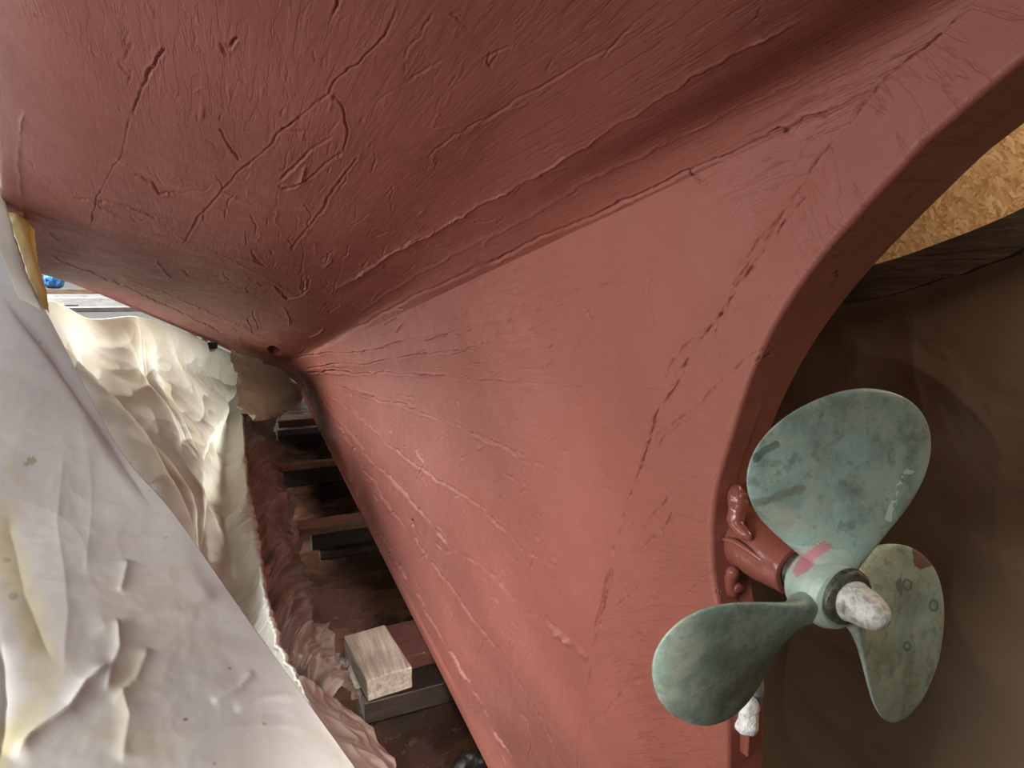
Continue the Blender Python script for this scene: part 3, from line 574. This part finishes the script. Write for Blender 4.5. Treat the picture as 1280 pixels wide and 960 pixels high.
# ================================================================ the propeller
prop = empty('propeller', HB); tag(prop, 'three-bladed green-patinated bronze propeller on the shaft behind the sternpost', 'propeller')
def inpoly(Q, poly):
    poly = np.array(poly, float); x, y = Q[:, 0], Q[:, 1]; c = np.zeros(len(Q), bool); j = len(poly)-1
    for i in range(len(poly)):
        xi, yi = poly[i]; xj, yj = poly[j]; c ^= ((yi > y) != (yj > y)) & (x < (xj-xi)*(y-yi)/(yj-yi+1e-12)+xi); j = i
    return c
US = np.array([0, .2, .45, .7, .88])
def sm(v, u): return np.polyval(np.polyfit(US, v, 4), u)
def blade(kk, nu=190, nv=170):
    ang = TH0+kk*2*np.pi/3; er = np.cos(ang)*E1+np.sin(ang)*E2; et = -np.sin(ang)*E1+np.cos(ang)*E2
    u = 1-(1-np.linspace(0, 1, nu))**2; r = .03+u*(RTIP-.03); cap = np.sqrt(np.clip(1-u**3, 0, 1))
    ld = sm(LEAD, u)*cap+SKEW*u**2; tr = -sm(TRAIL, u)*cap+SKEW*u**2
    w = np.linspace(0, 1, nv); vv = .5-.5*np.cos(np.pi*w)
    s = tr[:, None]+(ld-tr)[:, None]*vv[None]
    phi = -np.arctan(PITCH/(2*np.pi*np.maximum(r, .05)))
    cd = np.cos(phi)[:, None]*et+np.sin(phi)[:, None]*AX; nd_ = -np.sin(phi)[:, None]*et+np.cos(phi)[:, None]*AX
    C = HB+r[:, None, None]*er+s[..., None]*cd[:, None]+RAKE*r[:, None, None]*AX
    th = (.0035+.008*(1-u)**1.5+.010*np.exp(-u*9))[:, None]*np.sqrt(np.clip(4*vv*(1-vv), 0, 1))[None]*np.minimum(1, (1-u)*30+.02)[:, None]**.5+.0009*np.minimum(1, (1-u)*60)[:, None]
    wv = fbm(C, 14, 3, kk+50)*.0016
    Fr = C+nd_[:, None]*(th+wv)[..., None]; Bk = C-nd_[:, None]*(th-wv)[..., None]
    # fair into the hub
    V = np.r_[Fr.reshape(-1, 3), Bk.reshape(-1, 3)]; n = nu*nv; f1 = grid_faces(nu, nv); f2 = grid_faces(nu, nv, True)+n
    i = np.arange(nu-1)*nv; e1 = np.stack([i, i+nv, i+nv+n, i+n], -1); i2 = i+nv-1; e2 = np.stack([i2, i2+n, i2+nv+n, i2+nv], -1)
    Qp, _ = proj(V); st = np.zeros((len(V), 4)); wb = np.c_[Qp, Qp[:, 0]*0]/100.; Qj = Qp+np.stack([fbm(wb, 7, 3, 61), fbm(wb, 7, 3, 62)], -1)*4
    def paint(mask, col, a): st[mask, :3] = col; st[mask, 3] = a
    if kk == 0:
        d_, _, _ = seg_dist(Qj, [(938, 632), (968, 622), (1000, 612)]); paint(d_ < 5, (.13, .105, .085), .5)
        d_, _, _ = seg_dist(Qj, [(945, 572), (958, 560), (970, 556)]); paint(d_ < 5, (.055, .07, .055), .65)
        d_, _, _ = seg_dist(Qj, [(1112, 648), (1118, 618), (1130, 595), (1148, 580)]); paint((d_ < 4.5) & (fbm(wb, 22, 2, 70) > -.02), (.46, .60, .53), .75)
        m = inpoly(Qj, [(940, 600), (952, 650), (985, 680), (1040, 668), (1000, 632)]); m &= st[:, 3] == 0; st[m, :3] = (.36, .36, .27); st[m, 3] = (.45*smooth(0, 18, seg_dist(Qj[m], [(940, 600), (1000, 632), (1040, 668), (985, 680), (952, 650), (940, 600)])[0]))
        paint(inpoly(Qj, [(978, 690), (985, 740), (1045, 745), (1072, 712), (1062, 690), (1020, 680)]), (.40, .47, .41), .35)
        paint(inpoly(Qj, [(991, 714), (996, 720), (1008, 712), (1024, 698), (1039, 682), (1034, 679), (1018, 682), (1008, 690), (996, 702)]), (.42, .17, .185), .9)
        paint(inpoly(Qj, [(983, 710), (986, 712), (996, 696), (1003, 688), (998, 687), (986, 696)]), (.42, .17, .185), .85)
    if kk == 2:
        paint(inpoly(Qj, [(1142, 684), (1142, 705), (1150, 712), (1166, 708), (1172, 690), (1150, 675)]), (.10, .03, .03), .85)
        for cx, cy, rr in ((1134, 731, 5), (1167, 757, 5), (1134, 808, 4)):
            rd = np.hypot(Qp[:, 0]-cx, (Qp[:, 1]-cy)*.8); paint(np.abs(rd-rr) < 1.3, (.03, .10, .09), .7)
        paint(inpoly(Qj, [(1125, 715), (1128, 745), (1124, 748), (1121, 730)]), (.06, .07, .055), .6)
    if kk == 1:
        paint(inpoly(Qj, [(830, 800), (860, 800), (870, 830), (850, 850), (830, 840)]), (.26, .27, .20), .35)
    o = mesh_np('blade', V, np.r_[f1, f2, e1, e2], M_BRONZE, None, None, st); o.parent = prop; o.location = -Vector(prop.location)
    return o
for kk, lb in enumerate(('upper blade with a pink paint smear near its root', 'lower left blade overlapping the red sternpost', 'lower right blade with a dark red patch on its edge')):
    blade(kk)['label'] = lb
hub = revolve('hub', dense_prof([(-.034, .024), (-.034, .036), (-.028, .041), (0, .044), (.012, .043), (.020, .039), (.024, .034), (.024, .014)], 160), HB, AX, M_BRONZE, prop, 200, .0012, 4, stain=True)
me = hub.data; cst = np.zeros((len(me.vertices), 4), np.float32); cst[:, :3] = (.42, .50, .43); cst[:, 3] = .5
hv = np.zeros(len(me.vertices)*3); me.vertices.foreach_get('co', hv); hq, _ = proj(hv.reshape(-1, 3)-np.array([0, 0, H]))
for pl in ([(991, 714), (996, 722), (1010, 714), (1024, 698), (1039, 682), (1034, 679), (1018, 682), (1008, 690), (996, 702)], [(983, 710), (986, 712), (996, 696), (1003, 688), (998, 687), (986, 696)]):
    mk = inpoly(hq, pl); cst[mk, :3] = (.42, .17, .185); cst[mk, 3] = .9
me.color_attributes['stain'].data.foreach_set('color', cst.ravel())
revolve('shaft', dense_prof([(-.07, .0145), (-.03, .0145)], 20), HB, AX, M_STEEL, prop, 40)
ring = revolve('lock_nut', dense_prof([(.030, .014), (.030, .032), (.033, .034), (.040, .0335), (.043, .030), (.043, .018)], 40), HB+AX*-.011+np.array([0, 0, .004]), AX, M_DARK_RING, prop, 6*8, .0022, 9)
cone = revolve('spinner_nut', dense_prof([(.040, .012), (.040, .0225), (.046, .0240), (.050, .0225), (.064, .0215), (.076, .0185), (.084, .0140), (.089, .008), (.091, .002)], 70), HB+AX*-.011+np.array([0, 0, .004]), AX, M_ZINC, prop, 64, .0028, 10)
cone['label'] = 'whitish corroded cone nut'

# ================================================================ timbers under the keel
GB = 'timbers across the floor under the keel'
def timber(name, px, py, ztop, L, wid, h, mat, label, cat='timber', rz=0.0, seed=0, bev=.006):
    """front left top corner at the given picture point"""
    p = on_z(px, py, ztop); c = (p[0]+L/2, p[1]+wid/2, ztop); o = box(name, c, (L, wid, h), mat, None, rz, bev, 0, .0015, seed)
    return tag(o, label, cat, GB)
ZK = -1.413
timber('timber_beam', 348, 526, ZK, .62, .30, .09, M_WOOD_TAN, 'farthest tan timber beam crossing under the keel', seed=1)
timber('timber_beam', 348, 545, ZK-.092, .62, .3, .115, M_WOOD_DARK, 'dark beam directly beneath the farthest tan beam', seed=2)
timber('timber_beam', 349, 583, ZK, .62, .10, .05, M_WOOD_TAN, 'thin tan beam second farthest under the keel, in front of a dark recess', seed=3)
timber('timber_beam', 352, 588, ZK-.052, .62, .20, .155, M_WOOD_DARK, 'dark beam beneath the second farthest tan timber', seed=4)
timber('timber_beam', 374, 662, ZK, .52, .16, .05, M_WOOD_TAN, 'tan beam with square left end halfway along the keel', seed=5)
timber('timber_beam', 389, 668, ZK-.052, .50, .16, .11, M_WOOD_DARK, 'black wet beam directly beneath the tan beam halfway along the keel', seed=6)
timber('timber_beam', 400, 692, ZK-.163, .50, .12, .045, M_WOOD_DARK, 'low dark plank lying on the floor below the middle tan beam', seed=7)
# the near stack
p0 = on_z(452, 852, -1.36)
blk = box('timber_block', (p0[0]+.085, p0[1]+.17, -1.36), (.17, .33, .085), M_WOOD_PALE, None, .11, .008, 0, .003, 8); tag(blk, 'pale weathered timber block with sawn grey end, on top of the nearest stack', 'timber block')
box_ = timber('timber_block', 440, 838, -1.447, .20, .16, .08, M_WOOD_PALE, 'short pale packing piece beneath the weathered timber block', 'timber block', .1, 9); 
timber('timber_beam', 470, 830, ZK-.0, .45, .26, .06, M_WOOD_RED, 'wet reddish beam with a white spot reaching under the keel beside the pale block', seed=10)
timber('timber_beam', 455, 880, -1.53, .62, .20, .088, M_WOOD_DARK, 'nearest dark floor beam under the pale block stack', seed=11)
d_ = lump('rag', [on_z(570, 962, -1.57), on_z(590, 950, -1.57), on_z(610, 955, -1.57)], [.02, .03, .02], M_BLACK, None, 20, .3); tag(d_, 'small black wet rag on the floor at the foot of the keel', 'rag')

# ================================================================ plastic sheets
def sheet(name, V_, nu, nv, mat, stain=None, thick=.0008):
    o = mesh_np(name, V_, grid_faces(nu, nv), mat, None, None, stain)
    md = o.modifiers.new('Solidify', 'SOLIDIFY'); md.thickness = thick; md.offset = 0; return o
def net(ctrl, nu, nv):
    ctrl = np.array(ctrl, float); a = spline(np.arange(len(ctrl)), ctrl, np.linspace(0, len(ctrl)-1, nu))
    a = np.swapaxes(a, 0, 1); b = spline(np.arange(len(a)), a, np.linspace(0, len(a)-1, nv)); return np.swapaxes(b, 0, 1)
def disp(Gr, h):
    n = grid_normals(Gr); 
    s = np.sign((n*(-Gr)).sum(-1, keepdims=True)); s[s == 0] = 1; s = np.sign(np.median(s)); return Gr+n*s*h[..., None]
# foreground sheet
fc = [[(-60, 160, 2.55), (-130, 200, 2.4), (-260, 320, 2.2), (-420, 480, 2.0)],
      [(0, 288, 2.25), (-60, 350, 2.1), (-170, 440, 1.9), (-330, 600, 1.7)],
      [(62, 398, 1.98), (0, 440, 1.85), (-110, 560, 1.65), (-280, 720, 1.5)],
      [(141, 548, 1.72), (60, 590, 1.62), (-60, 690, 1.48), (-240, 840, 1.35)],
      [(205, 627, 1.60), (110, 670, 1.51), (-10, 760, 1.38), (-190, 920, 1.28)],
      [(282, 734, 1.45), (180, 780, 1.36), (50, 860, 1.26), (-130, 1020, 1.18)],
      [(376, 866, 1.29), (270, 910, 1.2), (130, 990, 1.12), (-60, 1130, 1.05)],
      [(444, 960, 1.19), (340, 1010, 1.1), (200, 1090, 1.03), (20, 1220, .97)],
      [(540, 1100, 1.08), (440, 1150, 1.0), (300, 1230, .95), (120, 1340, .9)]]
fc = [[at(*p) for p in r_] for r_ in fc]
g = net(fc, 420, 300); q_, _ = proj(g.reshape(-1, 3)); q_ = q_+np.stack([fbm(np.c_[q_, q_[:, 0]*0]/100., 1.2, 3, 81), fbm(np.c_[q_, q_[:, 0]*0]/100., 1.2, 3, 82)], -1)*5
h = np.zeros(len(q_))
for p, amp, w, stp in [([(0, 366), (70, 458), (141, 560), (190, 640)], -.004, 6, .010), ([(13, 955), (45, 920), (85, 887), (107, 857), (145, 827)], .022, 11, 0), ([(130, 870), (150, 810), (146, 770)], .010, 8, 0),
                  ([(188, 806), (170, 850), (140, 885)], .008, 9, 0), ([(262, 880), (300, 860), (318, 838)], .007, 5, 0), ([(282, 734), (230, 760), (170, 770), (110, 795)], .007, 12, .003), 
                  ([(80, 560), (70, 650), (85, 760), (80, 850)], .005, 22, .002), ([(10, 640), (30, 740), (70, 830)], -.006, 22, 0), ([(110, 560), (115, 640), (105, 720)], .003, 18, 0), ([(376, 866), (330, 872), (290, 890)], .006, 5, .002),
                  ([(160, 700), (150, 740)], .007, 8, 0), ([(150, 960), (160, 900), (150, 860)], .008, 12, .003), ([(0, 800), (10, 880), (0, 960)], -.010, 10, 0)]:
    d_, sd, tt = seg_dist(q_, p); en = smooth(0, .15, tt)*smooth(0, .15, 1-tt); h += en*(amp*np.exp(-np.abs(d_/(w*.8)))+stp*sd*np.exp(-d_/(4*w))*np.tanh(d_/w))
h = h*.6+.006*fbm(g.reshape(-1, 3), 3, 2, 90)+.0030*fbm(g.reshape(-1, 3), 4.5, 3, 91, True)
g = disp(g, h.reshape(420, 300)*smooth(0, .10, np.linspace(0, 1, 300))[None]); st = np.zeros((420*300, 4)); q0, _ = proj(g.reshape(-1, 3)); wb = np.c_[q0, q0[:, 0]*0]/100.; nz = fbm(wb, 1.8, 4, 95)
# yellow ageing with its own outline
m = smooth(34, 0, seg_dist(q0+nz[:, None]*30, [(0, 590), (8, 660), (30, 740), (60, 830), (40, 900), (10, 960)])[0])*.75*np.clip(.75+nz, 0, 1); st[:, :3] = (.66, .60, .36); st[:, 3] = m
m = smooth(60, 0, seg_dist(q0+nz[:, None]*50, [(130, 900), (180, 880), (200, 940)])[0])*.5*np.clip(.7+nz*1.2, 0, 1); st[:, 3] = np.maximum(st[:, 3], m)
for px, py, rr in ((40, 576, 8), (33, 580, 5), (16, 745, 7), (268, 955, 4), (330, 905, 3), (208, 672, 3), (9, 700, 6), (50, 408+20, 2)):
    m = np.hypot(q0[:, 0]-px, (q0[:, 1]-py)*1.3)+nz*4 < rr; st[m, :3] = (.42, .36, .26); st[m, 3] = .7
o = sheet('plastic_sheet', g.reshape(-1, 3), 420, 300, M_SHEET, st); tag(o, 'big milky white plastic sheet filling the lower left foreground with a long slanting edge', 'plastic sheet')

# cream skirt between the hull and the floor
tops = [(305, 449, 7.0), (268, 432, 6.6), (225, 412, 6.1), (196, 402, 5.75), (176, 397, 5.5), (162, 395, 5.3), (112, 398, 4.9), (60, 376, 4.3), (0, 420, 3.7)]
cres = [(299, 458), (301, 500), (304, 555), (308, 610), (316, 660), (322, 700), (333, 760), (350, 810), (385, 868), (410, 960)]
hemp = [(350, 470), (345, 530), (352, 585), (362, 640), (372, 690), (380, 720), (392, 775), (420, 830), (455, 885), (470, 925)]
ctrl = []
for k, (t_, c_, h_) in enumerate(zip(tops, cres, hemp)):
    a = on_y(*t_); c = on_z(c_[0], c_[1], -1.12); hm = on_z(h_[0], h_[1], FL+.012)
    if k == 0: c = on_z(c_[0], c_[1], -.85); hm = c+np.array([.35, .1, -.5])
    hm = np.array([hm[0], c[1]*.55+hm[1]*.45, hm[2]]); f_ = (c[1]/hm[1]); 
    hm = on_y(h_[0], h_[1], c[1]*.35+on_z(h_[0], h_[1], FL+.012)[1]*.65) if k else hm; hm[2] = max(hm[2], FL+.012)
    sag = np.array([0, 0, -.10]); mid1 = a*.66+c*.34+sag; mid2 = a*.3+c*.7+sag*1.2
    ctrl.append([a, mid1, mid2, c+np.array([-.10, 0, -.06]), c, c+np.array([.02, 0, -.10]), c*.5+hm*.5, hm])
ctrl = np.array(ctrl)
NU, NV = 560, 330
a_ = hermite(np.arange(len(ctrl)), ctrl, np.linspace(0, len(ctrl)-1, NU)); vt = np.array([0, 1.2, 2.4, 3.2, 3.5, 3.9, 4.7, 5.5]); a_ = hermite(vt, np.swapaxes(a_, 0, 1), np.linspace(0, 5.5, NV)); g = np.swapaxes(a_, 0, 1)
UU, VV = np.meshgrid(np.linspace(0, 1, NU), np.linspace(0, 5.5, NV), indexing='ij')
pp = np.stack([UU*9+.35*VV*0, VV*.22, 0*UU], -1)
fan = fbm(pp, 1.6, 3, 101)+.6*fbm(pp+7, 4.0, 3, 102, True)
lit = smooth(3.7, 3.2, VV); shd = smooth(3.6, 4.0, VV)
# fat and sharp folds running from the tie points towards the crest; gathers across the shaded side
hh = -lit*(.075*fbm(np.stack([UU*5+.25*VV, VV*.16, 0*UU], -1), 1.3, 2, 101, True)+.055*fbm(g*np.array([1, .6, 1]), 1.5, 2, 104, True)+.012*fbm(g, 4, 2, 103, True))*smooth(0, .9, VV)
gath = fbm(np.stack([UU*15+VV*.7, VV*.5, 0*UU], -1), 1.0, 3, 106, True)
hh = hh+shd*(.075*gath+.02*fbm(g, 5, 3, 107, True))*smooth(3.5, 4.3, VV)
crest = np.exp(-((VV-3.5)/.16)**2)*(.022*fbm(g, 14, 3, 131, True)+.03*fbm(np.stack([UU*60, VV, 0*UU], -1), 1.0, 3, 108, True)+.012*fbm(g, 26, 2, 109))*.6; hh = hh+crest
g = disp(g, hh)
g[..., 2] = np.maximum(g[..., 2], FL+.006)
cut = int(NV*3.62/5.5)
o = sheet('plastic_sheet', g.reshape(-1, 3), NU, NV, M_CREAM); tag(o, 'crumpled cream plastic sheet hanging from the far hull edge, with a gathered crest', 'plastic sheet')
o.data.materials.append(M_SHADESHEET)
mi = np.zeros((NU-1, NV-1), np.int32); mi[:, cut:] = 1; o.data.polygons.foreach_set('material_index', mi.ravel())  # past the crest the browner material carries the shade

# far crumpled sheet beneath the turn of the hull
fs = [[(290, 432, 6.9), (325, 446, 7.1), (354, 462, 7.4), (374, 480, 7.8)], [(298, 462, 6.7), (325, 470, 6.9), (352, 482, 7.1), (374, 494, 7.4)],
      [(302, 488, 6.4), (325, 492, 6.6), (348, 500, 6.8), (370, 508, 7.2)], [(304, 515, 6.0), (320, 522, 6.2), (335, 524, 6.4), (348, 520, 6.6)]]
g = net([[at(*p)*.9 for p in r_] for r_ in fs], 120, 120); g = disp(g, -.09*fbm(g, 2.6, 4, 120, True)+.02*fbm(g, 9, 3, 121, True))
o = sheet('plastic_sheet', g.reshape(-1, 3), 120, 120, mat_plastic('dull_beige_plastic', (.84, .80, .72), (.76, .71, .62), (.38, .30, .22), .35, .45, .5)); tag(o, 'dull beige crumpled plastic bunched under the far end of the hull above the farthest beam', 'plastic sheet')

# sheet lapping out from under the foreground sheet onto the floor
fs = [[(370, 850, 1.75), (400, 862, 1.80), (430, 885, 1.85), (448, 905, 1.86)], [(385, 890, 1.62), (420, 900, 1.68), (455, 918, 1.72), (478, 935, 1.74)],
      [(400, 930, 1.5), (440, 935, 1.56), (470, 945, 1.62), (489, 958, 1.66)], [(430, 1000, 1.4), (460, 1000, 1.45), (485, 1000, 1.5), (495, 1000, 1.55)]]
g = net([[at(*p) for p in r_] for r_ in fs], 100, 100); g = disp(g, .018*fbm(g, 6, 3, 130, True))
g[..., 2] = np.maximum(g[..., 2], FL+.01)
o = sheet('plastic_sheet', g.reshape(-1, 3), 100, 100, M_SHADESHEET); tag(o, 'plastic corner coloured a shade brown, curling onto the floor at the bottom, beside the foreground sheet', 'plastic sheet')  # shade is put into this corner's brown as well

# yellow strip at the far left
fs = [[(0, 235, 2.42), (4, 238, 2.40), (10, 243, 2.38)], [(8, 256, 2.38), (20, 262, 2.34), (33, 279, 2.34)], [(18, 290, 2.30), (33, 297, 2.26), (45, 312, 2.26)],
      [(30, 330, 2.2), (43, 338, 2.16), (52, 348, 2.16)], [(46, 385, 2.08), (53, 388, 2.06), (56, 392, 2.06)]]
g = net([[at(*p) for p in r_] for r_ in fs], 80, 30); g = disp(g, .012*fbm(g, 7, 3, 140, True))
o = sheet('plastic_strip', g.reshape(-1, 3), 80, 30, M_YELLOW); tag(o, 'narrow amber yellow plastic strip between the white sheet and the hull at far left', 'plastic strip')
fs = [[(-40, 200, 2.36), (-8, 225, 2.34), (0, 240, 2.34)], [(-26, 250, 2.26), (4, 264, 2.24), (12, 280, 2.22)], [(-6, 300, 2.16), (16, 315, 2.14), (28, 332, 2.12)], [(14, 350, 2.06), (36, 362, 2.04), (48, 378, 2.02)], [(44, 420, 1.97), (58, 416, 1.97), (66, 420, 1.96)]]
g = net([[at(*p) for p in r_] for r_ in fs], 80, 30); g = disp(g, .005*fbm(g, 6, 3, 141, True))
o = sheet('plastic_strip', g.reshape(-1, 3), 80, 30, M_CREAM); tag(o, 'narrow white plastic strip just left of the amber strip at far left', 'plastic strip')

# ================================================================ far workshop clutter seen through the gap
def junk(name, px, py, y, size, mat, label, cat, rz=0.0, grp=None, seed=0):
    p = on_y(px, py, y); return tag(box(name, p, size, mat, None, rz, .01, 0, .004, seed), label, cat, grp)
pb = on_y(95, 372, 10.2)
bench = empty('workbench', (pb[0], pb[1], FL)); tag(bench, 'pale timber workbench in the bright workshop beyond the hull', 'workbench')
box('bench_top', (pb[0], pb[1], pb[2]-.12), (3.2, 2.2, .06), M_WOOD_WHITE, bench)
for sx in (-1, 1):
    for sy in (-1, 1): box('leg', (pb[0]+sx*1.5, pb[1]+sy*1.0, pb[2]-.18), (.08, .08, pb[2]-.18-FL), M_WOOD_WHITE, bench)
zt = pb[2]-.12
def stack(name, px, py, y, sx, sy, mat, label, cat, rz=0.0, seed=0):
    p = on_y(px, py, y); return tag(box(name, p, (sx, sy, p[2]-zt-.006), mat, None, rz, .01, 0, .004, seed), label, cat)
stack('board', 70, 361, 10.75, 1.5, .34, M_WOOD_TAN, 'tan board on edge behind the white boards in the bright gap', 'board', 0, 1)
stack('board', 80, 368, 10.25, 1.2, .22, M_WOOD_WHITE, 'thick white painted board in the middle of the bright gap at left', 'board', .0, 2)
stack('board', 125, 372, 9.85, 1.2, .16, M_WOOD_WHITE, 'white painted board nearest the tip of the bright gap', 'board', -.08, 3)
stack('board', 90, 384, 9.45, 1.5, .14, M_WOOD_WHITE, 'thin white board lowest in the bright gap above the cream sheet', 'board', .0, 4)
stack('box', 84, 381, 9.66, .22, .12, M_BLACK, 'small black box among white boards in the bright gap', 'box', 0, 5)
cl = lump('cloth_bundle', [on_y(56, 350, 10.75), on_y(66, 351, 10.75), on_y(80, 355, 10.75)], [.10, .13, .07], M_BLUE, None, 30, .35); tag(cl, 'bright blue cloth bundle lying in the gap at far left', 'cloth bundle')
cl = lump('bag', [on_y(38, 334, 10.78), on_y(41, 342, 10.78), on_y(41, 358, 10.72)], [.07, .10, .13], M_BLACK, None, 31, .2); tag(cl, 'dark bag beside the blue cloth bundle at far left', 'bag')
junk('timber_block', 263, 428, 6.55, (.12, .1, .06), M_BLACK, 'small dark block peeping over the cream sheet under the hull edge', 'timber block', .1, None, 6)

# ================================================================ right hand side: dust sheet on a dark batten against the OSB wall
XT = 1.75
def on_t(px, py): return on_x(px, py, XT)
tp = [on_t(*p) for p in ((990, 352), (1060, 342), (1110, 328), (1175, 305), (1230, 288), (1290, 262), (1400, 200), (1600, 90))]
tp = [np.array([XT, tp[0][1]+2.2, tp[0][2]-.12]), np.array([XT, tp[0][1]+.9, tp[0][2]-.05])]+tp
cc = []
for k, a in enumerate(tp):
    cc.append([a+np.array([0, 0, -.02]), a+np.array([-.02, 0, -.35]), a+np.array([-.05, 0, -.8]), np.array([XT-.12, a[1]+.02, -1.25]), np.array([XT-.32, a[1], FL+.012])])
g = net(cc, 260, 260); g[..., 1] = g[..., 1]
hgt = .05*fbm(g*np.array([1, 1, .8]), 2.2, 2, 150)+.012*fbm(g, 2.5, 2, 151, True)
hgt *= smooth(0, .3, np.linspace(0, 1, 260))[None]; g = disp(g, hgt); g[..., 2] = np.maximum(g[..., 2], FL+.006)
o = sheet('dust_sheet', g.reshape(-1, 3), 260, 260, M_TARP); tag(o, 'brown dust sheet hanging in the shade behind the propeller', 'dust sheet')
import bmesh
# batten following the sheet's upper edge, one crooked timber
P = np.array([on_x(*p, XT-.045) for p in ((985, 356), (1060, 340), (1120, 325), (1180, 304), (1230, 285), (1290, 258), (1420, 190), (1600, 90))])
P = np.r_[[[XT-.045, P[0][1]+2.2, P[0][2]-.12], [XT-.045, P[0][1]+.9, P[0][2]-.05]], P]
t_ = np.linspace(0, 1, len(P)); Cn = hermite(t_, P, np.linspace(0, 1, 80)); wv = .045+.012*fbm(Cn, 5, 3, 160)
prof = [(-.02, 0), (.022, -.004), (.024, -1), (-.018, -1.05)]
g = np.array([[c+np.array([dx, 0, dz*w_*2 if dz < -.5 else dz]) for dx, dz in prof+[prof[0]]] for c, w_ in zip(Cn, wv)])
o = mesh_np('timber_batten', g.reshape(-1, 3), grid_faces(80, 5), M_WOOD_BATTEN, None, None, None, False); tag(o, 'dark timber batten along the top of the brown dust sheet below the board wall', 'batten')
